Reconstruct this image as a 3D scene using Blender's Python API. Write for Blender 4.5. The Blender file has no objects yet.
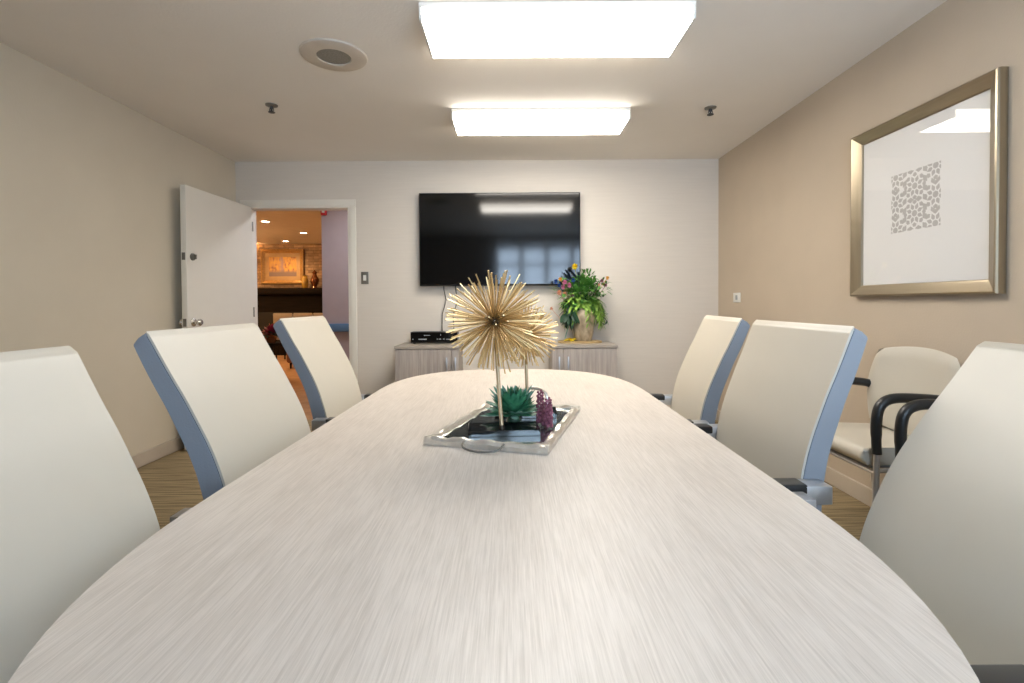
import bpy, bmesh, math, random
from mathutils import Vector, Matrix, Euler
C = bpy.context.scene.collection
PI = math.pi
rnd = random.Random(7)
H = 2.46            # ceiling height
CAM_Z = 1.12
XL, XR, YB, YF = -2.58, 1.957, 4.67, -0.6
TT = 0.76           # table top height

# ------------------------------------------------------------------ materials
def new_mat(name):
    m = bpy.data.materials.new(name); m.use_nodes = True
    nt = m.node_tree
    return m, nt, nt.nodes['Principled BSDF']

def node(nt, kind, **kw):
    n = nt.nodes.new(kind)
    for k, v in kw.items():
        if k in n.inputs.keys() if hasattr(n.inputs, 'keys') else False:
            n.inputs[k].default_value = v
        else:
            setattr(n, k, v)
    return n

def c4(c): return (c[0], c[1], c[2], 1.0)

def pmat(name, col, rough=0.5, metal=0.0, var=0.06, scale=(8, 8, 8), bump=0.0, bump_scale=None, coat=0.0, spec=0.5, sheen=0.0, col2=None, detail=3.0, lo=0.3, hi=0.7):
    """principled surface with a noise-driven colour variation and an optional fine bump"""
    m, nt, b = new_mat(name)
    tc = nt.nodes.new('ShaderNodeTexCoord')
    mp = nt.nodes.new('ShaderNodeMapping'); mp.inputs['Scale'].default_value = scale
    nt.links.new(tc.outputs['Object'], mp.inputs['Vector'])
    nz = nt.nodes.new('ShaderNodeTexNoise'); nz.inputs['Scale'].default_value = 1.0; nz.inputs['Detail'].default_value = detail
    nt.links.new(mp.outputs['Vector'], nz.inputs['Vector'])
    rp = nt.nodes.new('ShaderNodeValToRGB')
    a = col; c = col2 or tuple(max(0, x * (1 - 2 * var)) for x in col)
    rp.color_ramp.elements[0].position = lo; rp.color_ramp.elements[1].position = hi
    rp.color_ramp.elements[0].color = c4(c); rp.color_ramp.elements[1].color = c4(a)
    nt.links.new(nz.outputs['Fac'], rp.inputs['Fac'])
    nt.links.new(rp.outputs['Color'], b.inputs['Base Color'])
    b.inputs['Roughness'].default_value = rough; b.inputs['Metallic'].default_value = metal
    b.inputs['Specular IOR Level'].default_value = spec
    if coat: b.inputs['Coat Weight'].default_value = coat; b.inputs['Coat Roughness'].default_value = 0.08
    if sheen: b.inputs['Sheen Weight'].default_value = sheen
    if bump:
        mp2 = nt.nodes.new('ShaderNodeMapping')
        bs = bump_scale or (150, 150, 150); mp2.inputs['Scale'].default_value = bs
        nt.links.new(tc.outputs['Object'], mp2.inputs['Vector'])
        n2 = nt.nodes.new('ShaderNodeTexNoise'); n2.inputs['Scale'].default_value = 1.0; n2.inputs['Detail'].default_value = 2
        nt.links.new(mp2.outputs['Vector'], n2.inputs['Vector'])
        bp = nt.nodes.new('ShaderNodeBump'); bp.inputs['Strength'].default_value = bump; bp.inputs['Distance'].default_value = 0.01
        nt.links.new(n2.outputs['Fac'], bp.inputs['Height']); nt.links.new(bp.outputs['Normal'], b.inputs['Normal'])
    return m

def emat(name, col, strength):
    m, nt, b = new_mat(name)
    b.inputs['Base Color'].default_value = c4(col)
    b.inputs['Emission Color'].default_value = c4(col); b.inputs['Emission Strength'].default_value = strength
    return m

def wood_mat(name, light, dark, across, along, rough=0.4, axis='Y', blotch=None):
    """straight-grained wood: noise stretched along one axis, two scales"""
    m, nt, b = new_mat(name)
    tc = nt.nodes.new('ShaderNodeTexCoord')
    def streak(k, seed):
        mp = nt.nodes.new('ShaderNodeMapping')
        sc = {'X': (along * k, across * k, across * k), 'Y': (across * k, along * k, across * k), 'Z': (across * k, across * k, along * k)}[axis]
        if blotch and k < 1: sc = blotch
        mp.inputs['Scale'].default_value = sc; mp.inputs['Location'].default_value = (seed, seed, seed)
        nt.links.new(tc.outputs['Object'], mp.inputs['Vector'])
        nz = nt.nodes.new('ShaderNodeTexNoise'); nz.inputs['Scale'].default_value = 1; nz.inputs['Detail'].default_value = 4; nz.inputs['Roughness'].default_value = .65
        nt.links.new(mp.outputs['Vector'], nz.inputs['Vector']); return nz
    a = streak(1, 0); c = streak(.22, 4.7)
    mx = nt.nodes.new('ShaderNodeMath'); mx.operation = 'MULTIPLY_ADD'; mx.inputs[1].default_value = .7
    m2 = nt.nodes.new('ShaderNodeMath'); m2.operation = 'MULTIPLY'; m2.inputs[1].default_value = .3
    nt.links.new(c.outputs['Fac'], m2.inputs[0]); nt.links.new(a.outputs['Fac'], mx.inputs[0]); nt.links.new(m2.outputs[0], mx.inputs[2])
    rp = nt.nodes.new('ShaderNodeValToRGB')
    rp.color_ramp.elements[0].position = .34; rp.color_ramp.elements[1].position = .60
    rp.color_ramp.elements[0].color = c4(dark); rp.color_ramp.elements[1].color = c4(light)
    nt.links.new(mx.outputs[0], rp.inputs['Fac']); nt.links.new(rp.outputs['Color'], b.inputs['Base Color'])
    b.inputs['Roughness'].default_value = rough
    bp = nt.nodes.new('ShaderNodeBump'); bp.inputs['Strength'].default_value = .06; bp.inputs['Distance'].default_value = .004
    nt.links.new(a.outputs['Fac'], bp.inputs['Height']); nt.links.new(bp.outputs['Normal'], b.inputs['Normal'])
    return m

def carpet_mat():
    m, nt, b = new_mat('ribbed_carpet')
    tc = nt.nodes.new('ShaderNodeTexCoord')
    def nz(scale, det=3):
        mp = nt.nodes.new('ShaderNodeMapping'); mp.inputs['Scale'].default_value = scale
        nt.links.new(tc.outputs['Object'], mp.inputs['Vector'])
        n = nt.nodes.new('ShaderNodeTexNoise'); n.inputs['Scale'].default_value = 1; n.inputs['Detail'].default_value = det
        nt.links.new(mp.outputs['Vector'], n.inputs['Vector']); return n
    a = nz((3.5, 60, 3.5)); f = nz((260, 260, 260), 1)
    rp = nt.nodes.new('ShaderNodeValToRGB'); e = rp.color_ramp.elements
    e[0].position = .36; e[0].color = c4((.25, .185, .10)); e[1].position = .62; e[1].color = c4((.46, .35, .19))
    nt.links.new(a.outputs['Fac'], rp.inputs['Fac'])
    mx = nt.nodes.new('ShaderNodeMixRGB'); mx.blend_type = 'MULTIPLY'; mx.inputs['Fac'].default_value = .5
    nt.links.new(rp.outputs['Color'], mx.inputs['Color1']); nt.links.new(f.outputs['Fac'], mx.inputs['Color2'])
    nt.links.new(mx.outputs['Color'], b.inputs['Base Color']); b.inputs['Roughness'].default_value = .95
    bp = nt.nodes.new('ShaderNodeBump'); bp.inputs['Strength'].default_value = .4; bp.inputs['Distance'].default_value = .006
    nt.links.new(f.outputs['Fac'], bp.inputs['Height']); nt.links.new(bp.outputs['Normal'], b.inputs['Normal'])
    return m

def stone_mat():
    m, nt, b = new_mat('stacked_stone')
    tc = nt.nodes.new('ShaderNodeTexCoord')
    mp = nt.nodes.new('ShaderNodeMapping'); mp.inputs['Rotation'].default_value = (PI / 2, 0, 0)
    nt.links.new(tc.outputs['Object'], mp.inputs['Vector'])
    br = nt.nodes.new('ShaderNodeTexBrick'); br.inputs['Scale'].default_value = 3.2
    br.inputs['Color1'].default_value = c4((.40, .26, .15)); br.inputs['Color2'].default_value = c4((.22, .14, .08)); br.inputs['Mortar'].default_value = c4((.16, .10, .06))
    br.inputs['Mortar Size'].default_value = .012; br.inputs['Brick Width'].default_value = .7; br.inputs['Row Height'].default_value = .2; br.inputs['Bias'].default_value = -.1
    nt.links.new(mp.outputs['Vector'], br.inputs['Vector'])
    nz = nt.nodes.new('ShaderNodeTexNoise'); nz.inputs['Scale'].default_value = 9; nt.links.new(tc.outputs['Object'], nz.inputs['Vector'])
    mx = nt.nodes.new('ShaderNodeMixRGB'); mx.blend_type = 'OVERLAY'; mx.inputs['Fac'].default_value = .6
    nt.links.new(br.outputs['Color'], mx.inputs['Color1']); nt.links.new(nz.outputs['Fac'], mx.inputs['Color2'])
    nt.links.new(mx.outputs['Color'], b.inputs['Base Color']); b.inputs['Roughness'].default_value = .9
    bp = nt.nodes.new('ShaderNodeBump'); bp.inputs['Strength'].default_value = .7; bp.inputs['Distance'].default_value = .03
    nt.links.new(br.outputs['Fac'], bp.inputs['Height']); bp.invert = True; nt.links.new(bp.outputs['Normal'], b.inputs['Normal'])
    return m

def painting_mat():
    """a loose autumn avenue: golden masses left and right, pale light and path in the middle"""
    m, nt, b = new_mat('autumn_painting')
    tc = nt.nodes.new('ShaderNodeTexCoord'); sp = nt.nodes.new('ShaderNodeSeparateXYZ')
    nt.links.new(tc.outputs['Generated'], sp.inputs[0])
    mp = nt.nodes.new('ShaderNodeMapping'); mp.inputs['Scale'].default_value = (9, 1, 3)
    nt.links.new(tc.outputs['Generated'], mp.inputs['Vector'])
    nz = nt.nodes.new('ShaderNodeTexNoise'); nz.inputs['Scale'].default_value = 1.2; nz.inputs['Detail'].default_value = 5
    nt.links.new(mp.outputs['Vector'], nz.inputs['Vector'])
    rp = nt.nodes.new('ShaderNodeValToRGB'); e = rp.color_ramp.elements
    e[0].position = .32; e[0].color = c4((.16, .06, .04)); e[1].position = .66; e[1].color = c4((.60, .32, .04))
    q = e.new(.48); q.color = c4((.50, .24, .05))
    nt.links.new(nz.outputs['Fac'], rp.inputs['Fac'])
    d = nt.nodes.new('ShaderNodeMath'); d.operation = 'SUBTRACT'; d.inputs[1].default_value = .46; nt.links.new(sp.outputs['X'], d.inputs[0])
    ab = nt.nodes.new('ShaderNodeMath'); ab.operation = 'ABSOLUTE'; nt.links.new(d.outputs[0], ab.inputs[0])
    ad = nt.nodes.new('ShaderNodeMath'); ad.operation = 'MULTIPLY_ADD'; ad.inputs[1].default_value = .25; nt.links.new(nz.outputs['Fac'], ad.inputs[0]); nt.links.new(ab.outputs[0], ad.inputs[2])
    r2 = nt.nodes.new('ShaderNodeValToRGB'); r2.color_ramp.elements[0].position = .12; r2.color_ramp.elements[0].color = (1, 1, 1, 1); r2.color_ramp.elements[1].position = .24; r2.color_ramp.elements[1].color = (0, 0, 0, 1)
    nt.links.new(ad.outputs[0], r2.inputs['Fac'])
    mx = nt.nodes.new('ShaderNodeMixRGB'); mx.inputs['Color2'].default_value = c4((.30, .19, .19))
    nt.links.new(r2.outputs['Color'], mx.inputs['Fac']); nt.links.new(rp.outputs['Color'], mx.inputs['Color1'])
    r3 = nt.nodes.new('ShaderNodeValToRGB'); r3.color_ramp.elements[0].position = .18; r3.color_ramp.elements[0].color = (1, 1, 1, 1); r3.color_ramp.elements[1].position = .36; r3.color_ramp.elements[1].color = (0, 0, 0, 1)
    nt.links.new(sp.outputs['Z'], r3.inputs['Fac'])
    m3 = nt.nodes.new('ShaderNodeMixRGB'); m3.inputs['Color2'].default_value = c4((.17, .11, .10))
    nt.links.new(r3.outputs['Color'], m3.inputs['Fac']); nt.links.new(mx.outputs['Color'], m3.inputs['Color1'])
    nt.links.new(m3.outputs['Color'], b.inputs['Base Color']); b.inputs['Roughness'].default_value = .5
    return m

def glass_mat(name, refl=.06, rough=.0, tint=(1, 1, 1)):
    m = bpy.data.materials.new(name); m.use_nodes = True; nt = m.node_tree; nt.nodes.clear()
    o = nt.nodes.new('ShaderNodeOutputMaterial'); t = nt.nodes.new('ShaderNodeBsdfTransparent'); t.inputs['Color'].default_value = c4(tint)
    g = nt.nodes.new('ShaderNodeBsdfGlossy'); g.inputs['Roughness'].default_value = rough
    fr = nt.nodes.new('ShaderNodeFresnel'); fr.inputs['IOR'].default_value = 1.5
    mx = nt.nodes.new('ShaderNodeMixShader')
    ge = nt.nodes.new('ShaderNodeNewGeometry'); iv = nt.nodes.new('ShaderNodeMath'); iv.operation = 'SUBTRACT'; iv.inputs[0].default_value = 1.0
    mu = nt.nodes.new('ShaderNodeMath'); mu.operation = 'MULTIPLY'
    nt.links.new(ge.outputs['Backfacing'], iv.inputs[1]); nt.links.new(iv.outputs[0], mu.inputs[0]); nt.links.new(fr.outputs[0], mu.inputs[1])
    nt.links.new(mu.outputs[0], mx.inputs[0]); nt.links.new(t.outputs[0], mx.inputs[1]); nt.links.new(g.outputs[0], mx.inputs[2]); nt.links.new(mx.outputs[0], o.inputs[0])
    return m

M = {}
M['wall_pale'] = pmat('pale_wallpaper', (.705, .65, .58), .85, var=.02, scale=(3, 3, 60), bump=.06, bump_scale=(60, 60, 160))
M['wall_cream'] = pmat('cream_wallpaper', (.68, .61, .49), .85, var=.02, scale=(3, 3, 3), bump=.06, bump_scale=(120, 120, 60))
M['wall_tan'] = pmat('tan_wallpaper', (.54, .45, .345), .85, var=.03, scale=(3, 3, 3), bump=.08, bump_scale=(120, 120, 120))
M['wall_umber'] = pmat('umber_wallpaper', (.20, .15, .11), .85, var=.03, scale=(3, 3, 3))
M['ceiling'] = pmat('ceiling_paint', (.86, .82, .765), .9, var=.015, scale=(2, 2, 2), bump=.12, bump_scale=(90, 90, 90))
M['white_paint'] = pmat('white_gloss_paint', (.80, .765, .69), .4, var=.01)
M['baseboard'] = pmat('taupe_baseboard', (.54, .47, .385), .5, var=.03)
M['carpet'] = carpet_mat()
M['table'] = wood_mat('bleached_oak', (.675, .605, .535), (.515, .45, .385), 440, 11.0, .38, blotch=(14, 5, 14))
M['edge'] = pmat('pale_edge_band', (.66, .60, .54), .4, var=.02)
M['cab'] = wood_mat('grey_oak', (.47, .42, .38), (.31, .27, .245), 90, 3.5, .5, 'Z')
M['cab_top'] = wood_mat('grey_oak_top', (.42, .375, .325), (.31, .27, .23), 90, 4, .45, 'X')
M['cream'] = pmat('cream_leather', (.56, .52, .44), .42, var=.012, scale=(5, 5, 5), bump=.025, bump_scale=(420, 420, 420))
M['slate'] = pmat('slate_blue_vinyl', (.29, .312, .345), .45, var=.03, bump=.12, bump_scale=(280, 280, 280))
M['stitch'] = pmat('dark_piping', (.10, .12, .16), .6)
M['black'] = pmat('black_plastic', (.012, .013, .014), .35, var=.02)
M['dark'] = pmat('charcoal_plastic', (.035, .036, .038), .5)
M['silver'] = pmat('brushed_silver', (.58, .59, .61), .35, .85, var=.03, scale=(4, 4, 60))
M['chrome'] = pmat('satin_nickel', (.62, .60, .56), .25, 1.0, var=.02)
M['lens'] = emat('lit_diffuser', (1.0, .935, .84), 10)
M['lens_side'] = emat('lit_diffuser_side', (1.0, .935, .84), 6)
M['screen'] = pmat('tv_screen', (.0035, .004, .0045), .085, var=.01, spec=.55)
M['tvbezel'] = pmat('tv_bezel', (.01, .01, .011), .3)
M['frame'] = pmat('champagne_frame', (.44, .375, .275), .30, .95, var=.06, scale=(90, 3, 3))
M['mat_board'] = pmat('white_mat_board', (.80, .79, .775), .8, var=.005)
M['print'] = pmat('grey_print', (.50, .48, .46), .8, var=.04, scale=(40, 40, 40))
M['glass'] = glass_mat('clear_glass')
M['gold'] = pmat('brushed_gold', (.76, .555, .28), .36, .9, var=.08, scale=(30, 30, 30))
M['bronze'] = pmat('dark_bronze', (.06, .045, .03), .4, .8)
M['stem'] = pmat('champagne_stem', (.62, .50, .34), .3, .95)
M['mirror'] = pmat('mirror_glass', (.66, .72, .70), .10, .95, var=.01)
M['hammered'] = pmat('hammered_silver', (.76, .72, .65), .28, .8, var=.06, scale=(40, 40, 40), bump=.4, bump_scale=(45, 45, 45))
M['slab'] = pmat('black_marble', (.010, .012, .014), .08, var=.1, spec=.6)
M['succ'] = pmat('succulent_green', (.075, .30, .15), .5, col2=(.03, .15, .075), scale=(30, 30, 30))
M['succ2'] = pmat('succulent_tip', (.26, .46, .38), .5, col2=(.10, .28, .20), scale=(30, 30, 30))
M['plum'] = pmat('plum_sedum', (.36, .12, .17), .5, col2=(.15, .04, .07), scale=(60, 60, 60))
M['vase'] = pmat('mottled_ceramic', (.56, .45, .31), .5, col2=(.25, .19, .12), scale=(26, 26, 16), bump=.2, bump_scale=(40, 40, 40))
M['traywood'] = wood_mat('tan_wood', (.50, .36, .17), (.32, .21, .09), 60, 5, .5, 'X')
M['leaf'] = pmat('leaf_green', (.15, .36, .07), .5, col2=(.05, .18, .03), scale=(9, 9, 9))
M['lime'] = pmat('lime_green', (.36, .56, .10), .5, col2=(.17, .36, .05), scale=(12, 12, 12))
M['deep'] = pmat('deep_green', (.025, .085, .04), .5, col2=(.01, .035, .02), scale=(9, 9, 9))
M['yellow'] = pmat('yellow_petal', (.82, .62, .02), .5)
M['pink'] = pmat('pink_petal', (.62, .22, .36), .5)
M['peach'] = pmat('peach_petal', (.72, .36, .22), .5)
M['blue'] = pmat('blue_petal', (.03, .09, .32), .5)
M['navy'] = pmat('navy_leaf', (.012, .02, .06), .5)
M['orange'] = pmat('orange_petal', (.80, .42, .05), .5)
M['white'] = pmat('white_plastic', (.78, .77, .73), .4, var=.01)
M['pewter'] = pmat('pewter_plate', (.20, .19, .165), .4, .6)
M['grille'] = pmat('speaker_grille', (.30, .285, .25), .7, var=.15, scale=(120, 120, 120))
M['speaker_rim'] = pmat('speaker_rim', (.64, .575, .49), .6)
M['lav'] = pmat('lavender_wall', (.42, .36, .37), .85, var=.02, bump=.05)
M['rail'] = pmat('blue_handrail', (.10, .23, .42), .5)
M['stone'] = stone_mat()
M['hallceil'] = pmat('hall_ceiling', (.62, .56, .47), .9, var=.03, bump=.1)
M['hallfloor'] = pmat('hall_carpet', (.42, .24, .12), .9, col2=(.30, .16, .08), scale=(6, 6, 6))
M['darkwood'] = pmat('dark_walnut', (.012, .008, .006), .8, spec=.1, scale=(4, 40, 40), var=.2)
M['soot'] = pmat('soot_black', (.008, .007, .006), .8)
M['goldframe'] = pmat('gilded_frame', (.48, .28, .10), .4, .6, var=.15, scale=(30, 30, 30))
M['linen'] = pmat('linen_mat', (.42, .27, .13), .8)
M['painting'] = painting_mat()
M['warm'] = emat('warm_lamp', (1, .80, .55), 14)
M['red'] = pmat('red_plastic', (.55, .03, .04), .4)
M['redflower'] = pmat('crimson_petal', (.34, .03, .07), .5, col2=(.16, .01, .04), scale=(30, 30, 30))
M['armchair'] = pmat('oatmeal_fabric', (.26, .215, .17), .9, var=.06, scale=(20, 20, 20))
M['brownchair'] = pmat('russet_fabric', (.26, .11, .05), .9, var=.1, scale=(20, 20, 20))
M['pottery'] = pmat('amber_glaze', (.45, .27, .05), .25, var=.2, scale=(12, 12, 12))
M['urn'] = pmat('copper_glaze', (.22, .08, .03), .2, .5, var=.2, scale=(12, 12, 12))
M['blind'] = pmat('blind_slat', (.70, .73, .76), .5)
M['mark'] = pmat('grey_marking', (.35, .38, .40), .5)

# ------------------------------------------------------------------ mesh helpers
def box(bm, x0, x1, y0, y1, z0, z1, bev=0.0, seg=2):
    r = bmesh.ops.create_cube(bm, size=1.0)
    vs = r['verts']
    for v in vs:
        v.co = Vector(((x0 + x1) / 2 + v.co.x * (x1 - x0), (y0 + y1) / 2 + v.co.y * (y1 - y0), (z0 + z1) / 2 + v.co.z * (z1 - z0)))
    if bev > 0:
        es = list({e for v in vs for e in v.link_edges})
        bmesh.ops.bevel(bm, geom=es, offset=bev, segments=seg, profile=.5, affect='EDGES')
    return vs

def frame_from(t):
    t = t.normalized(); up = Vector((0, 0, 1)) if abs(t.z) < .95 else Vector((1, 0, 0))
    a = t.cross(up).normalized(); return a, a.cross(t).normalized()

def tube(bm, pts, r, seg=10, flat=1.0, cap=True):
    """sweep along points; r is a number or a list; flat squashes one axis"""
    pts = [Vector(p) for p in pts]; n = len(pts)
    rs = r if isinstance(r, (list, tuple)) else [r] * n
    rings = []; pa = None
    for i, p in enumerate(pts):
        t = (pts[min(i + 1, n - 1)] - pts[max(i - 1, 0)]).normalized()
        if pa is None: a, b = frame_from(t)
        else:
            a = (pa - t * pa.dot(t)).normalized(); b = a.cross(t).normalized()
        pa = a
        rings.append([bm.verts.new(p + a * math.cos(2 * PI * k / seg) * rs[i] + b * math.sin(2 * PI * k / seg) * rs[i] * flat) for k in range(seg)])
    for i in range(n - 1):
        for k in range(seg):
            bm.faces.new((rings[i][k], rings[i][(k + 1) % seg], rings[i + 1][(k + 1) % seg], rings[i + 1][k]))
    if cap:
        bm.faces.new(rings[0][::-1]); bm.faces.new(rings[-1])

def lathe(bm, prof, c=(0, 0, 0), seg=28, mtx=None):
    """revolve (radius, height) about z"""
    rings = []
    mt = mtx or Matrix.Identity(4)
    for r, z in prof:
        if r < 1e-6: rings.append([bm.verts.new(mt @ (Vector(c) + Vector((0, 0, z))))])
        else: rings.append([bm.verts.new(mt @ (Vector(c) + Vector((r * math.cos(2 * PI * k / seg), r * math.sin(2 * PI * k / seg), z)))) for k in range(seg)])
    for i in range(len(rings) - 1):
        A, B = rings[i], rings[i + 1]
        for k in range(seg):
            k2 = (k + 1) % seg
            if len(A) == 1 and len(B) == 1: continue
            if len(A) == 1: bm.faces.new((A[0], B[k2], B[k]))
            elif len(B) == 1: bm.faces.new((A[k], A[k2], B[0]))
            else: bm.faces.new((A[k], A[k2], B[k2], B[k]))

def prism(bm, outline, z0, z1, bev=0.0, seg=3):
    """outline of (x, y) pulled from z0 to z1"""
    lo = [bm.verts.new((x, y, z0)) for x, y in outline]; hi = [bm.verts.new((x, y, z1)) for x, y in outline]
    n = len(lo)
    f = [bm.faces.new(hi), bm.faces.new(lo[::-1])]
    for i in range(n): bm.faces.new((lo[i], lo[(i + 1) % n], hi[(i + 1) % n], hi[i]))
    if bev > 0:
        es = [e for e in f[0].edges] + [e for e in f[1].edges]
        bmesh.ops.bevel(bm, geom=es, offset=bev, segments=seg, profile=.5, affect='EDGES')

def side_extrude(bm, poly, y0, y1, bev=0.0, seg=3):
    """(x, z) polygon pulled along y with its two end rims rounded"""
    a = [bm.verts.new((x, y0, z)) for x, z in poly]; b = [bm.verts.new((x, y1, z)) for x, z in poly]
    n = len(a); f1 = bm.faces.new(a); f2 = bm.faces.new(b[::-1])
    for i in range(n): bm.faces.new((a[i], b[i], b[(i + 1) % n], a[(i + 1) % n]))
    if bev > 0:
        bmesh.ops.bevel(bm, geom=list(f1.edges) + list(f2.edges), offset=bev, segments=seg, profile=.5, affect='EDGES', clamp_overlap=True)

def obj(name, bm, mat, parent=None, loc=None, smooth=True, ang=40):
    bmesh.ops.recalc_face_normals(bm, faces=bm.faces)
    me = bpy.data.meshes.new(name); bm.to_mesh(me); bm.free()
    for m in (mat if isinstance(mat, (list, tuple)) else [mat]): me.materials.append(m)
    if smooth:
        me.polygons.foreach_set('use_smooth', [True] * len(me.polygons)); me.set_sharp_from_angle(angle=math.radians(ang))
    o = bpy.data.objects.new(name, me); C.objects.link(o)
    if parent is not None: o.parent = parent
    if loc is not None: o.location = loc
    return o

def tag(o, label, cat, group=None, kind=None):
    o['label'] = label; o['category'] = cat
    if group: o['group'] = group
    if kind: o['kind'] = kind
    return o

def thing(name, label, cat, loc=(0, 0, 0), rz=0.0, group=None):
    o = bpy.data.objects.new(name, None); C.objects.link(o); o.empty_display_size = .1
    o.location = loc; o.rotation_euler = (0, 0, rz)
    return tag(o, label, cat, group)

def dup(root, loc, rz, label):
    r = root.copy(); C.objects.link(r); r.location = loc; r.rotation_euler = (0, 0, rz); r['label'] = label
    for ch in list(root.children):
        c = ch.copy(); C.objects.link(c); c.parent = r
        for g in list(ch.children):
            d = g.copy(); C.objects.link(d); d.parent = c
    return r

def B(): return bmesh.new()

def struct(name, bm, mat, label, cat, parent=None, **kw):
    o = obj(name, bm, mat, parent, **kw)
    if parent is None: tag(o, label, cat, kind='structure')
    return o

def ring_box(bm, ax, x0, x1, z0, z1, w, y0, y1, bev=.004):
    """four mitre-less bars around an opening in a wall facing y (ax='y') or x (ax='x')"""
    for a0, a1, b0, b1 in ((x0 - w, x1 + w, z1, z1 + w), (x0 - w, x1 + w, z0 - w, z0), (x0 - w, x0, z0, z1), (x1, x1 + w, z0, z1)):
        if ax == 'y': box(bm, a0, a1, y0, y1, b0, b1, bev)
        else: box(bm, y0, y1, a0, a1, b0, b1, bev)

# ------------------------------------------------------------------ the room
DX0, DX1, DZ = -2.468, -1.515, 2.035          # door opening
WX0, WX1, WZ0, WZ1 = -.29, 1.72, .92, 2.34   # window opening behind the camera
bm = B(); box(bm, XL - .12, XR + .12, YF - .12, YB + .12, -.1, 0); struct('floor', bm, M['carpet'], 'ribbed brown and tan carpet of the meeting room', 'floor', smooth=False)
bm = B(); box(bm, XL - .12, XR + .12, YF - .12, YB + .12, H, H + .1); struct('ceiling', bm, M['ceiling'], 'off white painted ceiling of the meeting room', 'ceiling', smooth=False)
bm = B(); box(bm, XL - .12, XL, YF - .12, YB + .12, 0, H); struct('wall_left', bm, M['wall_cream'], 'cream wall on the left behind the open door', 'wall', smooth=False)
bm = B(); box(bm, XR, XR + .12, YF - .12, YB + .12, 0, H); struct('wall_right', bm, M['wall_tan'], 'tan accent wall carrying the framed lattice print', 'wall', smooth=False)
bm = B()
box(bm, XL, DX0, YB, YB + .12, 0, H); box(bm, DX1, XR, YB, YB + .12, 0, H); box(bm, DX0, DX1, YB, YB + .12, DZ, H)
struct('wall_back', bm, M['wall_pale'], 'pale textured back wall carrying the television', 'wall', smooth=False)
bm = B()
box(bm, XL, WX0, YF - .12, YF, 0, H); box(bm, WX1, XR, YF - .12, YF, 0, H); box(bm, WX0, WX1, YF - .12, YF, 0, WZ0); box(bm, WX0, WX1, YF - .12, YF, WZ1, H)
struct('wall_front', bm, M['wall_umber'], 'umber wall with the window facing the television', 'wall', smooth=False)
def baseboard(name, label, segs):
    bm = B()
    for s in segs: box(bm, *s, .004, 1)
    struct(name, bm, M['baseboard'], label, 'baseboard')
baseboard('baseboard_left', 'taupe baseboard along the cream left wall', [(XL, XL + .014, YF, YB, 0, .1)])
baseboard('baseboard_right', 'taupe baseboard along the tan wall', [(XR - .014, XR, YF, YB, 0, .1)])
baseboard('baseboard_back', 'taupe baseboard along the back wall', [(DX1 + .08, XR - .014, YB - .014, YB, 0, .1)])
# door casing, jamb
bm = B()
w = .065
for x0, x1, z0, z1 in ((DX0 - w, DX1 + w, DZ, DZ + w), (DX0 - w, DX0, 0, DZ), (DX1, DX1 + w, 0, DZ)): box(bm, x0, x1, YB - .018, YB, z0, z1, .005)
for x0, x1, z0, z1 in ((DX0, DX1, DZ - .012, DZ), (DX0, DX0 + .012, 0, DZ - .012), (DX1 - .012, DX1, 0, DZ - .012)): box(bm, x0, x1, YB - .012, YB + .13, z0, z1, .002)
struct('trim_1', bm, M['white_paint'], 'white painted casing around the open doorway', 'door frame')
# door leaf standing open into the room: local x = along the leaf from the hinge, local y = thickness
door = thing('door_1', 'white flush door standing open against the cream left wall', 'door', (DX0 + .046, YB - .022, 0), math.radians(-92.0))
door['kind'] = 'structure'
LW = .895
bm = B(); box(bm, 0, LW, -.045, 0, .012, 2.03, .003, 1); obj('door_leaf', bm, M['white_paint'], door)
def knob_bm(x, z, side):
    bm = B(); mt = Matrix.Translation((x, 0 if side > 0 else -.045, z)) @ Matrix.Rotation(-PI / 2 * side, 4, 'X')
    lathe(bm, [(0, 0), (.032, 0), (.032, .005), (.026, .010), (.012, .013), (.011, .030), (.020, .036), (.027, .046), (.027, .056), (.018, .066), (0, .068)], seg=20, mtx=mt)
    return bm
for sd in (1, -1): obj('door_knob', knob_bm(LW - .065, .985, sd), M['chrome'], door)
bm = B(); mt = Matrix.Translation((LW - .065, 0, 1.49)) @ Matrix.Rotation(-PI / 2, 4, 'X')
lathe(bm, [(0, 0), (.028, 0), (.027, .010), (.010, .013), (0, .014)], seg=20, mtx=mt); box(bm, LW - .069, LW - .061, .012, .034, 1.472, 1.508, .002, 1)
obj('deadbolt', bm, M['pewter'], door)
for z, hh in ((.985, .03), (1.49, .028)):
    bm = B(); box(bm, LW - .002, LW + .0015, -.036, -.010, z - hh, z + hh, .0005, 1); obj('latch_plate', bm, M['pewter'], door)
for z in (.25, 1.05, 1.85):
    bm = B(); tube(bm, [(-.004, .006, z - .045), (-.004, .006, z + .045)], .006, 8); obj('hinge', bm, M['chrome'], door)
# window behind the camera with four lights
win = thing('window_1', 'four light window with horizontal blinds, reflected in the television', 'window', (0, YF, 0)); win['kind'] = 'structure'
bm = B()
x0, x1 = WX0, WX1
box(bm, x0, x1, -.09, -.03, WZ0, WZ0 + .05); box(bm, x0, x1, -.09, -.03, WZ1 - .05, WZ1)
nw = 4; pw = (x1 - x0) / nw
for i in range(nw + 1): box(bm, max(x0, x0 + i * pw - .045), min(x1, x0 + i * pw + .045), -.09, -.03, WZ0 + .05, WZ1 - .05)
for i in range(nw): box(bm, x0 + i * pw + .045, x0 + (i + 1) * pw - .045, -.085, -.04, 1.85, 1.89)
obj('window_frame', bm, M['white_paint'], win, smooth=False)
for i in range(nw):
    bm = B(); box(bm, x0 + i * pw + .04, x0 + (i + 1) * pw - .04, -.066, -.060, WZ0 + .04, WZ1 - .04); obj('pane', bm, M['glass'], win, smooth=False)
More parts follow.
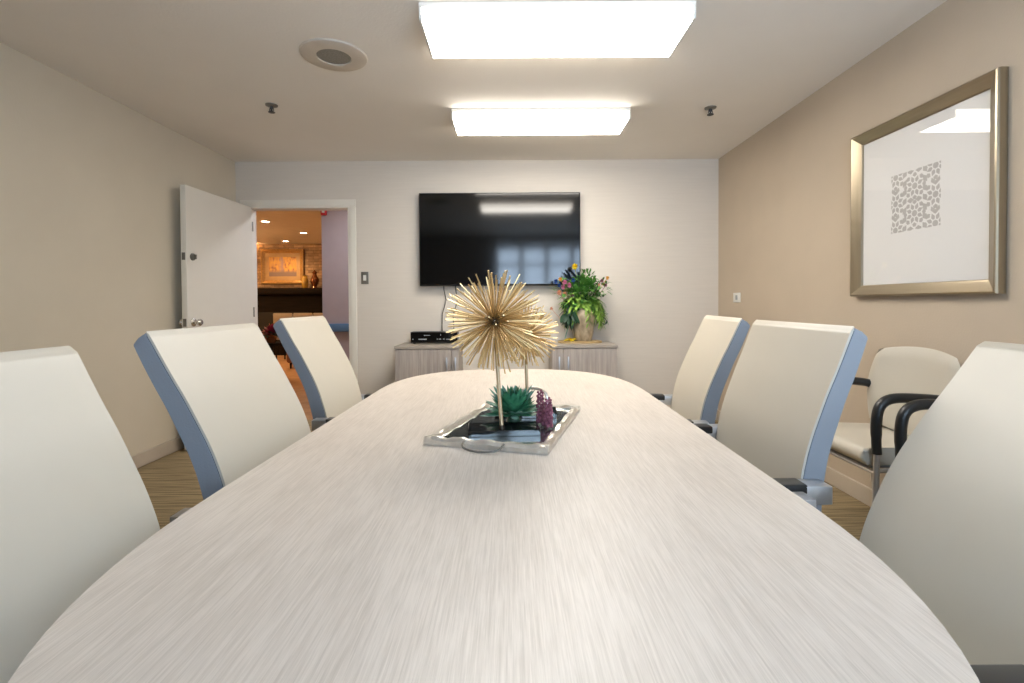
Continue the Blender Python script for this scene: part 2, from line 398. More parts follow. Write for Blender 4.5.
bm = B(); box(bm, x0 - .03, x1 + .03, -.03, .04, WZ0 - .03, WZ0, .004); obj('window_sill', bm, M['white_paint'], win)
bm = B()
z = WZ0 + .06
while z < WZ1 - .06:
    vs = box(bm, x0 + .02, x1 - .02, -.024, .001, z - .0012, z + .0012)
    for v in vs: v.co.z += (v.co.y + .012) * .25
    z += .042
o = obj('slats', bm, M['blind'], win, smooth=False)

# ------------------------------------------------------------------ ceiling fittings
def ceiling_light(y0, y1, label):
    t = thing('ceiling_light', label, 'ceiling light', ((-.402 + .832) / 2, (y0 + y1) / 2, H - .078), group='ceiling wraparound lights')
    hx, hy = 1.234 / 2, (y1 - y0) / 2
    bm = B(); box(bm, -hx, hx, -hy - .004, hy + .004, .056, .0775, .002, 1); obj('housing', bm, M['white'], t)
    bm = B(); prof = [(-hy + .010, .0575), (-hy + .004, .012), (-hy + .016, 0), (hy - .016, 0), (hy - .004, .012), (hy - .010, .0575)]
    a = [bm.verts.new((-hx + .012, p, q)) for p, q in prof]; b = [bm.verts.new((hx - .012, p, q)) for p, q in prof]
    for i in range(6): bm.faces.new((a[i], b[i], b[(i + 1) % 6], a[(i + 1) % 6]))
    bm.faces.new(a); bm.faces.new(b[::-1]); d = obj('diffuser', bm, [M['lens'], M['lens_side']], t, smooth=False)
    for p in d.data.polygons:
        if p.normal.z > -.9: p.material_index = 1
    for s in (-1, 1):
        bm = B(); c = s * (hx - .006); box(bm, c - .006, c + .006, -hy - .002, hy + .002, -.001, .066, .002, 1); obj('end_cap', bm, M['white'], t)
    return t
ceiling_light(2.225, 2.585, 'lit white ceiling light farther from the television, at the top of the photo')
ceiling_light(3.43, 3.76, 'lit white ceiling light closer to the television wall')

sp = thing('ceiling_speaker', 'round cream speaker with grey grille set in the ceiling', 'speaker', (-.945, 2.69, H))
bm = B(); lathe(bm, [(.088, -.004), (.09, -.012), (.150, -.014), (.170, -.008), (.174, 0)], seg=40); obj('rim', bm, M['speaker_rim'], sp)
bm = B(); lathe(bm, [(0, -.010), (.06, -.0095), (.0885, -.006), (.0885, 0)], seg=40); obj('grille', bm, M['grille'], sp)

def sprinkler(x, y, label):
    t = thing('fire_sprinkler', label, 'sprinkler', (x, y, H), group='ceiling sprinklers')
    bm = B(); lathe(bm, [(0, 0), (.040, 0), (.038, -.006), (.018, -.012), (0, -.012)], seg=20); obj('escutcheon', bm, M['pewter'], t)
    bm = B(); lathe(bm, [(.011, -.010), (.011, -.024), (.006, -.030), (.005, -.046), (0, -.046)], seg=12)
    for s in (-1, 1): tube(bm, [(s * .010, 0, -.018), (s * .014, 0, -.034), (s * .004, 0, -.048)], .003, 6)
    obj('nozzle', bm, M['dark'], t)
    bm = B(); lathe(bm, [(0, -.046), (.022, -.047), (.022, -.050), (0, -.051)], seg=14); obj('deflector', bm, M['dark'], t)
sprinkler(-1.60, 3.35, 'small dark sprinkler head in the ceiling towards the door')
sprinkler(1.385, 3.44, 'small dark sprinkler head in the ceiling towards the tan wall')

# ------------------------------------------------------------------ wall fittings
sw = thing('light_switch', 'dark pewter switch plate beside the doorway', 'light switch', (-1.374, YB, 1.365))
bm = B(); box(bm, -.034, .034, -.007, 0, -.057, .057, .003); obj('plate', bm, M['pewter'], sw)
bm = B(); box(bm, -.014, .014, -.012, -.006, -.026, .026, .002); obj('rocker', bm, M['white'], sw)
op = thing('wall_socket', 'small white square wall plate on the tan wall', 'wall socket', (XR, 4.28, 1.155))
bm = B(); box(bm, -.007, 0, -.065, .065, -.042, .042, .003); obj('plate', bm, M['white'], op)
bm = B(); box(bm, -.010, -.006, -.018, .018, -.02, .02, .002); obj('insert', bm, M['mark'], op)

# framed lattice print on the tan wall: 0.87 x 0.91, tilted nothing
FY0, FY1, FZ0, FZ1 = 1.955, 2.80, 1.145, 2.035
pic = thing('framed_print', 'champagne framed white print of a grey lattice on the tan wall', 'picture', (XR, (FY0 + FY1) / 2, (FZ0 + FZ1) / 2))
hy, hz = (FY1 - FY0) / 2, (FZ1 - FZ0) / 2
def mould(bm, hy, hz, w, xs):
    """mitred picture moulding: profile of (inset, x) swept round the rectangle"""
    rings = []
    for ins, x in xs:
        a, b = hy - ins, hz - ins
        rings.append([bm.verts.new((x, -a, -b)), bm.verts.new((x, a, -b)), bm.verts.new((x, a, b)), bm.verts.new((x, -a, b))])
    n = len(rings)
    for i in range(n):
        A, Bq = rings[i], rings[(i + 1) % n]
        for k in range(4): bm.faces.new((A[k], A[(k + 1) % 4], Bq[(k + 1) % 4], Bq[k]))
bm = B(); mould(bm, hy, hz, .07, [(0, -.001), (0, -.034), (.003, -.042), (.009, -.044), (.050, -.020), (.056, -.018), (.060, -.013), (.060, -.001)]); obj('frame', bm, M['frame'], pic, ang=20)
bm = B(); box(bm, -.008, -.002, -hy + .055, hy - .055, -hz + .055, hz - .055); obj('mat_board', bm, M['mat_board'], pic, smooth=False)
bm = B(); box(bm, -.0125, -.0105, -hy + .057, hy - .057, -hz + .057, hz - .057); obj('glass', bm, M['glass'], pic, smooth=False)
# grey interlaced lattice: many small grey tiles leaving white straps, eight-petalled rosettes in a repeat
bm = B(); cy, cz, hw = 2.395 - (FY0 + FY1) / 2, 1.607 - (FZ0 + FZ1) / 2, .146
tl = [0]
def tile(pts):
    pts = [(min(max(y, -hw), hw), min(max(z, -hw), hw)) for y, z in pts]
    ar = sum(pts[i][0] * pts[(i + 1) % len(pts)][1] - pts[(i + 1) % len(pts)][0] * pts[i][1] for i in range(len(pts)))
    if abs(ar) < 2e-5: return
    tl[0] += 1; bm.faces.new([bm.verts.new((-.0082 - .000004 * tl[0], cy + y, cz + z)) for y, z in pts])
def rosette(y, z, s):
    for k in range(8):
        a = 2 * PI * k / 8 + PI / 8
        def P(r, da): return (y + s * r * math.cos(a + da), z + s * r * math.sin(a + da))
        tile([P(.35, -.22), P(.58, -.32), P(.86, 0), P(.58, .32), P(.35, .22)])
        a += PI / 8
        tile([P(.72, 0), P(.90, -.25), P(1.08, -.10), P(1.08, .10), P(.90, .25)])
    tile([(y + s * .27 * math.cos(PI * k / 4), z + s * .27 * math.sin(PI * k / 4)) for k in range(8)])
S = .060
for (iy, iz) in ((0, .066), (0, -.066), (.118, 0), (-.118, 0), (.118, .133), (.118, -.133), (-.118, .133), (-.118, -.133)):
    rosette(iy, iz, S)
for iy in (-.06, .06):
    for j in range(-3, 4):
        z = j * .0445
        tile([(iy - .012, z - .018), (iy + .012, z - .008), (iy + .012, z + .018), (iy - .012, z + .008)] if iy < 0 else [(iy + .012, z - .018), (iy + .012, z + .008), (iy - .012, z + .018), (iy - .012, z - .008)])
for iz in (0, .14, -.14):
    for s in (-1, 1): tile([(s * .004, iz), (s * .022, iz - .014), (s * .042, iz - .004), (s * .042, iz + .004), (s * .022, iz + .014)])
for iy in (-.118, .118):
    for iz in (-.066, .066):
        for s in (-1, 1): tile([(iy + s * .003, iz + .002), (iy + s * .022, iz + .014), (iy + s * .026, iz - .004), (iy + s * .010, iz - .016)])
obj('lattice_print', bm, M['print'], pic, smooth=False)

# television, cables
tv = thing('television', 'large black flat television mounted on the back wall', 'television', (-.099, YB, 1.711))
hw_, hh_ = .746, .43
bm = B(); box(bm, -.25, .25, -.035, -.001, -.2, .2, .004); obj('wall_mount', bm, M['dark'], tv)
bm = B(); box(bm, -hw_, hw_, -.080, -.034, -hh_, hh_, .006); obj('casing', bm, M['tvbezel'], tv)
bm = B(); box(bm, -hw_ + .009, hw_ - .009, -.0815, -.079, -hh_ + .016, hh_ - .009); obj('screen', bm, M['screen'], tv, smooth=False)
for dx, lab in ((-.53, 'thin black cable hanging from the television, farther from the plant'), (-.42, 'thin black cable hanging from the television, nearer the plant')):
    bm = B(); q = rnd.uniform(-.02, .02)
    tube(bm, [(-.099 + dx, YB - .03, 1.35), (-.099 + dx, YB - .012, 1.25), (-.099 + dx + .02, YB - .012, 1.15), (-.099 + dx - .01 + q, YB - .012, 1.02), (-.099 + dx - .02, YB - .012, .9), (-.099 + dx - .02, YB - .012, .752)], .004, 6)
    tag(obj('cable', bm, M['black']), lab, 'cable', 'cables below the television')

# ------------------------------------------------------------------ cabinets under the television
CT = .755; CY0, CY1 = 4.24, 4.652
def cabinet(x0, x1, seam, hx, label):
    t = thing('cabinet', label, 'cabinet', ((x0 + x1) / 2, (CY0 + CY1) / 2, 0), group='grey oak cabinets under the television')
    ox, oy = (x0 + x1) / 2, (CY0 + CY1) / 2
    f = CY0 - oy; bk = CY1 - oy
    bm = B(); box(bm, x0 - ox, x1 - ox, f + .022, bk, .09, CT - .0245, .001, 1); obj('carcass', bm, M['cab'], t)
    bm = B(); box(bm, x0 - ox + .02, x1 - ox - .02, f + .06, bk - .02, 0, .09); obj('plinth', bm, M['dark'], t, smooth=False)
    bm = B(); box(bm, x0 - ox - .004, x1 - ox + .004, f - .006, bk, CT - .024, CT, .002, 1); obj('top', bm, M['cab_top'], t)
    for (a, b, h) in ((x0, seam, hx[0]), (seam, x1, hx[1])):
        bm = B(); box(bm, a - ox + .002, b - ox - .002, f, f + .02, .10, CT - .029, .0015, 1); d = obj('door', bm, M['cab'], t)
        bm = B(); h -= ox; z1 = CT - .095; z0 = z1 - .19
        box(bm, h - .007, h + .007, f - .030, f - .022, z0, z1, .003)
        for zz in (z0 + .02, z1 - .02): box(bm, h - .005, h + .005, f - .024, f + .002, zz - .005, zz + .005)
        obj('handle', bm, M['silver'], d)
    return t
cabinet(-1.0, -.455, -.515, (-.552, -.478), 'grey oak cabinet under the black set top box')
cabinet(.352, .911, .450, (.411, .488), 'grey oak cabinet under the potted flowers')
bx = thing('set_top_box', 'black set top box on the grey oak cabinet', 'set top box', (-.70, 4.535, CT))
bm = B(); box(bm, -.213, .213, -.05, .09, .008, .108, .004); obj('body', bm, M['black'], bx)
bm = B(); box(bm, -.21, .21, -.053, -.049, .012, .104, .002, 1); obj('fascia', bm, M['screen'], bx)
for x0, x1, z0, z1 in ((-.14, -.065, .036, .046), (.025, .040, .038, .046), (.048, .064, .038, .046), (.084, .096, .038, .046), (-.195, -.186, .036, .046), (.058, .064, .074, .086), (-.09, -.035, .074, .079), (.11, .17, .038, .043)): bm = B(); box(bm, x0, x1, -.0545, -.0528, z0, z1); obj('marking', bm, M['mark'], bx, smooth=False)
for sx in (-1, 1):
    for sy in (-.035, .07):
        bm = B(); lathe(bm, [(0, 0), (.012, 0), (.012, .009), (0, .009)], (sx * .18, sy, 0), 10); obj('foot', bm, M['dark'], bx)

# ------------------------------------------------------------------ conference table
TY0, TY1, HWD = .231, 2.69, .549
def table_outline(inset=0.0, n=44):
    pts = []; e = 2.0 / 2.6; a = .72 - inset; b = HWD - inset
    for k in range(n + 1):
        th = PI * k / n; c, s = math.cos(th), math.sin(th)
        pts.append((math.copysign(abs(c) ** e, c) * b - .006, TY1 - .72 + abs(s) ** e * a))
    for k in range(n + 1):
        th = PI + PI * k / n; c, s = math.cos(th), math.sin(th)
        pts.append((math.copysign(abs(c) ** e, c) * b - .020, TY0 + .72 - abs(s) ** e * a))
    return pts
TCY = (TY0 + TY1) / 2
tb = thing('conference_table', 'long pale bleached oak conference table with rounded ends', 'table', (0, TCY, 0))
ol = [(x, y - TCY) for x, y in table_outline()]
bm = B(); prism(bm, ol, TT - .036, TT, .004, 2)
top = obj('tabletop', bm, [M['table'], M['edge']], tb, ang=30)
for p in top.data.polygons:
    if abs(p.normal.z) < .8: p.material_index = 1
for s in (-1, 1):
    lg = s * .45 - (.02 if s < 0 else 0)
    bm = B(); box(bm, -.19, .19, lg - .022, lg + .022, .03, TT - .0365, .004, 1); l = obj('pedestal', bm, M['cab'], tb)
    bm = B(); box(bm, -.21, .21, lg - .04, lg + .04, 0, .03, .006, 2); obj('foot', bm, M['silver'], l)
bm = B(); box(bm, -.02, .04, -.44, .42, .36, .66, .003, 1); obj('stretcher', bm, M['cab'], tb)

# ------------------------------------------------------------------ conference chairs (local +x is the way they face)
PROF = [(-.203, .50), (-.205, .56), (-.214, .63), (-.230, .695), (-.247, .75), (-.270, .806), (-.297, .86), (-.322, .908), (-.352, .96), (-.378, 1.008), (-.393, 1.036), (-.402, 1.052)]
def fine(pts, n):
    out = []
    for i in range(len(pts) - 1):
        p0 = pts[max(i - 1, 0)]; p1 = pts[i]; p2 = pts[i + 1]; p3 = pts[min(i + 2, len(pts) - 1)]
        for k in range(n):
            t = k / n
            out.append(tuple(.5 * ((2 * p1[j]) + (-p0[j] + p2[j]) * t + (2 * p0[j] - 5 * p1[j] + 4 * p2[j] - p3[j]) * t * t + (-p0[j] + 3 * p1[j] - 3 * p2[j] + p3[j]) * t ** 3) for j in range(2)))
    return out + [pts[-1]]
def offset(pts, d):
    out = []
    for i, p in enumerate(pts):
        a = pts[max(i - 1, 0)]; b = pts[min(i + 1, len(pts) - 1)]
        tx, tz = b[0] - a[0], b[1] - a[1]; l = math.hypot(tx, tz)
        out.append((p[0] - tz / l * d, p[1] + tx / l * d))
    return out
PIV = Vector((-.24, 0, .58))
def recl(p): return (p[0] - PIV.x, p[1] - PIV.z)
def make_chair():
    t = thing('conference_chair', '', 'chair', group='cream conference chairs round the table')
    pf = fine(PROF, 3)
    fr = [p for p in pf if p[1] >= .505]
    seam = offset(fr, .007); back = [offset(fr, .062 - .020 * i / (len(fr) - 1))[i] for i in range(len(fr))]
    W = .243
    bm = B(); side_extrude(bm, [recl(p) for p in fr] + [recl((fr[-1][0] - .010, fr[-1][1] + .008))] + [recl(p) for p in seam[::-1]], -W, W, .004, 2)
    bk = obj('backrest', bm, M['cream'], t, PIV, ang=50)
    top_r = [(seam[-1][0] - .004, seam[-1][1] + .007), (back[-1][0] + .010, back[-1][1] + .013)]
    bm = B(); side_extrude(bm, [recl(p) for p in seam] + [recl(p) for p in top_r] + [recl(p) for p in back[::-1]], -W - .002, W + .002, .004, 2)
    obj('side_panel', bm, M['slate'], bk, ang=50)
    for s in (-1, 1):
        bm = B(); tube(bm, [(recl(p)[0], s * (W - .001), recl(p)[1]) for p in seam[::2] + [seam[-1]]], .0018, 6); obj('piping', bm, M['stitch'], bk)
    lo = [p for p in pf if p[1] <= .60]
    bm = B(); side_extrude(bm, offset(lo, .064) + offset(lo, .090)[::-1], -.15, .15, .008, 2); obj('back_bracket', bm, M['black'], t)
    sp_ = [(-.215, .425), (.22, .42), (.255, .432), (.270, .455), (.262, .478), (.235, .492), (.10, .502), (-.10, .50), (-.215, .492)]
    bm = B(); side_extrude(bm, fine(sp_, 3), -.245, .245, .02, 3); obj('seat', bm, M['cream'], t, ang=50)
    bm = B(); box(bm, -.19, .2, -.2, .2, .395, .424, .008); obj('seat_pan', bm, M['slate'], t)
    for s in (-1, 1):
        y = s * .272
        bm = B(); tube(bm, [(-.06, s * .15, .405), (-.06, y - s * .01, .41), (-.065, y, .45), (-.07, y, .58), (-.075, y, .645)], .014, 10, .7)
        box(bm, -.200, -.01, y - .024, y + .024, .640, .660, .005)
        box(bm, -.290, -.19, s * .273 - .026, s * .273 + .026, .640, .684, .003)
        a = obj('armrest', bm, M['silver'], t)
        bm = B(); box(bm, -.235, .05, y - .0275, y + .0275, .661, .687, .007, 3); obj('arm_pad', bm, M['black'], a)
    bm = B(); lathe(bm, [(.032, .10), (.032, .24), (.022, .245), (.022, .395)], seg=18); obj('column', bm, M['silver'], t)
    bm = B(); lathe(bm, [(0, .075), (.045, .075), (.048, .10), (.034, .125), (0, .125)], seg=20); hub = obj('base_hub', bm, M['silver'], t)
    for k in range(5):
        a = 2 * PI * k / 5 + .3; c, s = math.cos(a), math.sin(a)
        bm = B(); tube(bm, [(c * .03, s * .03, .10), (c * .16, s * .16, .092), (c * .26, s * .26, .074)], [.024, .019, .014], 8, .7); obj('base_leg', bm, M['silver'], t)
        bm = B(); mt = Matrix.Translation((c * .26, s * .26, .028)) @ Matrix.Rotation(a, 4, 'Z') @ Matrix.Rotation(PI / 2, 4, 'Y')
        for q in (-.016, .016): lathe(bm, [(0, q - .009), (.024, q - .009), (.027, q - .005), (.027, q + .005), (.024, q + .009), (0, q + .009)], seg=16, mtx=mt)
        tube(bm, [(c * .26, s * .26, .028), (c * .26, s * .26, .072)], .007, 8)
        obj('caster', bm, M['dark'], t)
    return t
proto = make_chair()
CH = [  # x, y, turn (deg), extra recline (deg), lowered back and seat (m), arms slid forward (m), arms lowered (m), label
    (-.43, 1.38, 0, 0, 0, -.035, .03, 'cream conference chair with blue side, between two others near the open door'),
    (-.418, .665, 0, -2.5, .02, .02, .02, 'cream conference chair cut off by the left edge of the photo'),
    (-.57, 2.34, 0, 0, 0, .03, .045, 'cream conference chair standing in front of the doorway'),
    (.485, 1.44, 180, -7.5, .02, .03, -.006, 'cream conference chair with blue side in front of the guest chairs'),
    (.545, 2.195, 174, -4, .015, .05, .025, 'cream conference chair by the corner of back wall and tan wall'),
    (.548, .83, 180, 8, 0, .17, 0, 'cream conference chair cut off by the right edge of the photo'),
]
for i, (x, y, rz, rc, dz, sl, az, lab) in enumerate(CH):
    o = proto if i == 0 else dup(proto, (x, y, 0), math.radians(rz), lab)
    o.location = (x, y, 0); o.rotation_euler = (0, 0, math.radians(rz)); o['label'] = lab
    for ch in o.children:
        k = ch.name.split('.')[0]
        ch.location = PIV if k == 'backrest' else (0, 0, 0)
        if k == 'backrest': ch.rotation_euler = (0, -math.radians(rc), 0)
        if k == 'armrest': ch.location = (sl, 0, -az)
        elif k not in ('base_hub', 'base_leg', 'caster'): ch.location.z -= dz

# ------------------------------------------------------------------ guest chairs against the tan wall
def make_guest():
    t = thing('guest_chair', '', 'chair', group='cream guest chairs along the tan wall')
    sp_ = [(-.17, .430), (.14, .415), (.192, .42), (.215, .445), (.210, .475), (.18, .490), (.05, .492), (-.17, .486)]
    bm = B(); side_extrude(bm, fine(sp_, 4), -.225, .225, .022, 4); obj('seat', bm, M['cream'], t, ang=50)
    bm = B(); box(bm, -.16, .17, -.21, .21, .398, .420, .006); obj('seat_pan', bm, M['slate'], t)
    # backrest: rounded outline, dished across its width
    bm = B(); ny, nz = 16, 14; g = {}
    def bp(u, v, d):
        q = 2 * v - 1; k = .34
        y = .275 * u * math.sqrt(1 - k * q * q) * (1 - .10 * max(0, -q)); zz = q * math.sqrt(1 - k * .75 * u * u)
        z = .695 + .205 * zz; vv = (zz + 1) / 2
        x = -.125 - .075 * vv - .012 * math.sin(PI * vv) + .026 * u * u
        edge = max(abs(u), abs(q)); th = .022 * math.sqrt(max(0, 1 - edge ** 6))
        return Vector((x + d * th - .02, y, z))
    for d in (1, -1):
        for i in range(ny + 1):
            for j in range(nz + 1): g[d, i, j] = bm.verts.new(bp(2 * i / ny - 1, j / nz, d))
        for i in range(ny):
            for j in range(nz): bm.faces.new((g[d, i, j], g[d, i + 1, j], g[d, i + 1, j + 1], g[d, i, j + 1]))
    bmesh.ops.remove_doubles(bm, verts=bm.verts, dist=.0004)
    obj('backrest', bm, M['cream'], t, ang=60)
    for s in (-1, 1):
        y = s * .255
        bm = B(); pts = [(.172, y, .475), (.175, y, .54), (.174, y, .62), (.162, y, .672), (.132, y, .700), (.085, y, .710), (.0, y, .708), (-.10, y, .700), (-.158, y, .690), (-.20, s * .235, .665)]
        tube(bm, fine3(pts, 4), [.019] * 5 + [.021] * (len(fine3(pts, 4)) - 5), 10, 1.0); obj('armrest', bm, M['black'], t)
        bm = B(); tube(bm, [(.172, y, .478), (.178, y, .25), (.186, y, .004)], .0125, 10); obj('leg', bm, M['silver'], t)
        bm = B(); tube(bm, [(-.205, s * .236, .73), (-.20, s * .236, .665), (-.165, s * .236, .46), (-.17, s * .236, .25), (-.20, s * .236, .004)], .0125, 10); obj('leg', bm, M['silver'], t)
    bm = B(); tube(bm, [(-.165, -.236, .41), (-.165, .236, .41)], .010, 8); tube(bm, [(.17, -.245, .39), (.17, .245, .39)], .010, 8)
    for s in (-1, 1): tube(bm, [(.172, s * .25, .40), (-.165, s * .24, .41)], .010, 8)
    obj('under_frame', bm, M['silver'], t)
    return t
def fine3(pts, n):
    out = []
    for i in range(len(pts) - 1):
        p0, p1, p2, p3 = (Vector(pts[k]) for k in (max(i - 1, 0), i, i + 1, min(i + 2, len(pts) - 1)))
        for k in range(n):
            u = k / n; out.append(.5 * ((2 * p1) + (p2 - p0) * u + (2 * p0 - 5 * p1 + 4 * p2 - p3) * u * u + (3 * p1 - p0 - 3 * p2 + p3) * u ** 3))
    return out + [Vector(pts[-1])]
gc = make_guest()
gc.location = (1.710, 2.33, 0); gc.rotation_euler = (0, 0, PI); gc['label'] = 'cream guest chair with black arms against the tan wall, seat and backrest showing'
dup(gc, (1.710, 1.69, 0), PI, 'guest chair almost hidden, only a black arm showing beside the other guest chair')

# ------------------------------------------------------------------ centrepiece on the table
tr = thing('mirror_tray', 'hammered silver mirror tray in the middle of the table', 'tray', (.001, 1.448, TT), math.radians(-16.8))
TW, TL = .325 / 2, .495 / 2
bm = B(); box(bm, -TW + .02, TW - .02, -TL + .02, TL - .02, .002, .010); obj('mirror', bm, M['mirror'], tr, smooth=False)
bm = B()
def wavy(bm, a, b, w, h):
    a, b = Vector(a), Vector(b); n = 22; d = (b - a).normalized(); sd = Vector((-d.y, d.x, 0)); prev = None
    for i in range(n + 1):
        p = a.lerp(b, i / n); k1 = 1 + .03 * math.sin(i * 1.9 + a.x * 40) + rnd.uniform(-.04, .04); k2 = 1 + .12 * math.sin(i * 1.35 + b.y * 30) + rnd.uniform(-.10, .10)
        if i in (0, n): k1 = k2 = 1
        q = [(-w * .5 * k1, 0), (w * .5 * k1, 0), (w * .5 * k1, h * .55 * k2), (w * .22, h * k2), (-w * .22, h * k2), (-w * .5 * k1, h * .6 * k2)]
        r = [bm.verts.new(p + sd * u + Vector((0, 0, v))) for u, v in q]
        if prev:
            for k in range(6): bm.faces.new((prev[k], prev[(k + 1) % 6], r[(k + 1) % 6], r[k]))
        else: bm.faces.new(r[::-1])
        prev = r
    bm.faces.new(prev)
x, y = TW - .014, TL - .014
wavy(bm, (-TW, -y, 0), (TW, -y, 0), .028, .019); wavy(bm, (-TW, y, 0), (TW, y, 0), .028, .019)
wavy(bm, (-x, -TL, 0), (-x, TL, 0), .026, .019); wavy(bm, (x, -TL, 0), (x, TL, 0), .026, .019)
obj('rim', bm, M['hammered'], tr, ang=35)
def handle(s, rise, out, mat, rad=.0042):
    bm = B(); pts = []
    for k in range(13):
        a = PI * k / 12; q = math.sin(a) ** .6
        pts.append((-.052 * math.cos(a), s * (TL - .004 + q * out), .016 + q * rise))
    tube(bm, pts, rad, 8); obj('handle', bm, mat, tr)
handle(1, .052, .012, M['hammered'], .0058); handle(-1, -.0125, .036, M['pewter'], .0026)

def starburst(loc, slab_off, slab_rz, centre, R, N, seed, label):
    """slab base, thin stem and a ball of metal rods"""
    r = random.Random(seed)
    t = thing('starburst_sculpture', label, 'sculpture', loc, group='gold starburst sculptures')
    bm = B(); box(bm, -.095, .095, -.046, .046, 0, .016, .001, 1)
    s = obj('base', bm, M['slab'], t, slab_off); s.rotation_euler = (0, 0, slab_rz)
    c = Vector(centre)
    bm = B(); tube(bm, [(0, 0, .0155), c * .35, c * .7, c], [.0058, .0054, .0050, .0044], 10); obj('stem', bm, M['stem'], t)
    bm = B(); lathe(bm, [(0, .0155), (.008, .0155), (.007, .024), (.0045, .026)], seg=14); obj('collar', bm, M['bronze'], t)
    bm = B(); bmesh.ops.create_icosphere(bm, subdivisions=2, radius=.016); obj('core', bm, M['bronze'], t, c)
    dirs = []
    for i in range(N):
        z = 1 - 2 * (i + .5) / N; a = i * 2.399963 + r.uniform(-.12, .12); q = math.sqrt(1 - z * z)
        d = Vector((q * math.cos(a), q * math.sin(a), z)) + Vector((r.gauss(0, .05), r.gauss(0, .05), r.gauss(0, .05)))
        dirs.append((d.normalized(), R * (r.uniform(.86, 1.0) if r.random() < .8 else r.uniform(.72, .88))))
    dirs.sort(key=lambda e: -(math.sqrt(max(0, 1 - e[0].y ** 2)) + (.35 if e[0].y < .15 else 0)) * e[1])
    bm = B(); tube(bm, [(0, 0, .10), (0, 0, 1)], [.0085, .0135], 6)
    first = None
    for d, l in dirs[:100]:
        if first is None: o = first = obj('spike', bm, M['gold'], t)
        else: o = first.copy(); C.objects.link(o)
        o.parent = t; o.location = c; o.rotation_mode = 'QUATERNION'; o.rotation_quaternion = d.to_track_quat('Z', 'Y'); o.scale = (.136, .136, l)
    bm = B()
    for d, l in dirs[100:]: tube(bm, [c + d * l * .10, c + d * l], [.0085 * .136, .0135 * .136], 6)
    o = obj('spikes', bm, M['gold'], t); o['kind'] = 'stuff'
    return t
SZ = TT + .0103
starburst((-.026, 1.315, SZ), (.004, .022, 0), math.radians(4), (-.018, 0, 1.072 - SZ), .142, 270, 3, 'larger gold starburst sculpture at the front of the mirror tray')
starburst((.050, 1.54, SZ), (-.005, 0, 0), math.radians(-3), (-.006, 0, 1.022 - SZ), .108, 230, 5, 'smaller gold starburst sculpture behind the larger one on the tray')

def leaf_mesh(bm, base, d, L, w, th=.25, droop=0.0, cup=.0):
    """pointed lance leaf with a keel, along direction d"""
    d = Vector(d).normalized(); a, b = frame_from(d)
    n = 6; L_, R_, U_ = [], [], []
    for i in range(n + 1):
        t = i / n; ww = w * math.sin(PI * (t * .86 + .07)) ** .8 if t < 1 else 0.0
        p = Vector(base) + d * L * t + Vector((0, 0, -droop * L * t * t))
        L_.append(bm.verts.new(p - a * ww + b * ww * cup)); R_.append(bm.verts.new(p + a * ww + b * ww * cup)); U_.append((bm.verts.new(p + b * ww * th), bm.verts.new(p - b * ww * th)))
    for i in range(n):
        for s in (0, 1):
            bm.faces.new((L_[i], L_[i + 1], U_[i + 1][s], U_[i][s])); bm.faces.new((R_[i], R_[i + 1], U_[i + 1][s], U_[i][s]))

su = thing('succulent', 'spiky green artificial succulent on the mirror tray', 'plant', (.006, 1.425, SZ))
r = random.Random(11)
for nm, mt, lo, hi, n, L, w in (('inner_leaves', M['succ'], 0, 80, 84, .076, .0105), ('outer_leaves', M['succ2'], -5, 66, 26, .094, .0105)):
    bm = B()
    for k in range(n):
        a = k * 2.39996 + r.uniform(-.2, .2); e = math.radians(lo + (hi - lo) * (k + .5) / n if nm == 'inner_leaves' else r.uniform(lo, hi))
        if nm == 'outer_leaves' and e > .5: a = r.uniform(.0, 3.14)
        d = Vector((math.cos(a) * math.cos(e), math.sin(a) * math.cos(e), math.sin(e)))
        leaf_mesh(bm, Vector((0, 0, .028)) + d * .006, d, L * r.uniform(.85, 1.1), w, .35)
    obj(nm, bm, mt, su, ang=60)
bm = B(); lathe(bm, [(0, 0), (.020, 0), (.022, .015), (.012, .034), (0, .036)], seg=14); obj('stalk', bm, M['deep'], su)

pl = thing('sedum_sprig', 'plum coloured artificial sedum sprigs on the mirror tray', 'plant', (.098, 1.37, SZ))
for (bx_, by_, hx_, hgt) in ((0, 0, .004, .082), (-.012, .035, -.016, .098)):
    bm = B(); tube(bm, [(bx_, by_, .001), (hx_, by_, hgt * .5), (hx_, by_, hgt * .95)], .002, 6)
    for k in range(46):
        t = (k + 1) / 46; a = k * 2.4; rr = .0095 * (1 - .5 * t) + .002
        c = Vector((bx_ + (hx_ - bx_) * min(1, 2 * t) + rr * math.cos(a), by_ + rr * math.sin(a), .006 + hgt * t * .95))
        bmesh.ops.create_icosphere(bm, subdivisions=1, radius=.0066 - .0024 * t, matrix=Matrix.Translation(c))
    obj('sprig', bm, M['plum'], pl)

# ------------------------------------------------------------------ flowers on the cabinet
wt = prism_bm = B(); ell = [(.20 * math.copysign(abs(math.cos(2 * PI * k / 40)) ** .7, math.cos(2 * PI * k / 40)), .105 * math.copysign(abs(math.sin(2 * PI * k / 40)) ** .8, math.sin(2 * PI * k / 40))) for k in range(40)]
prism(wt, ell, 0, .018, .005, 2); tag(obj('wooden_tray', wt, M['traywood'], None, (.625, 4.50, CT)), 'flat tan wooden tray under the ceramic vase', 'tray')
VX, VY, VZ = .655, 4.50, CT + .0185
bm = B(); lathe(bm, [(0, 0), (.070, 0), (.076, .010), (.093, .08), (.106, .16), (.111, .215), (.106, .262), (.092, .293), (.084, .300), (.076, .296), (.084, .27), (.09, .2), (.075, .05), (0, .03)], seg=36)
tag(obj('vase', bm, M['vase'], None, (VX, VY, VZ)), 'mottled tan ceramic vase on the wooden tray', 'vase')
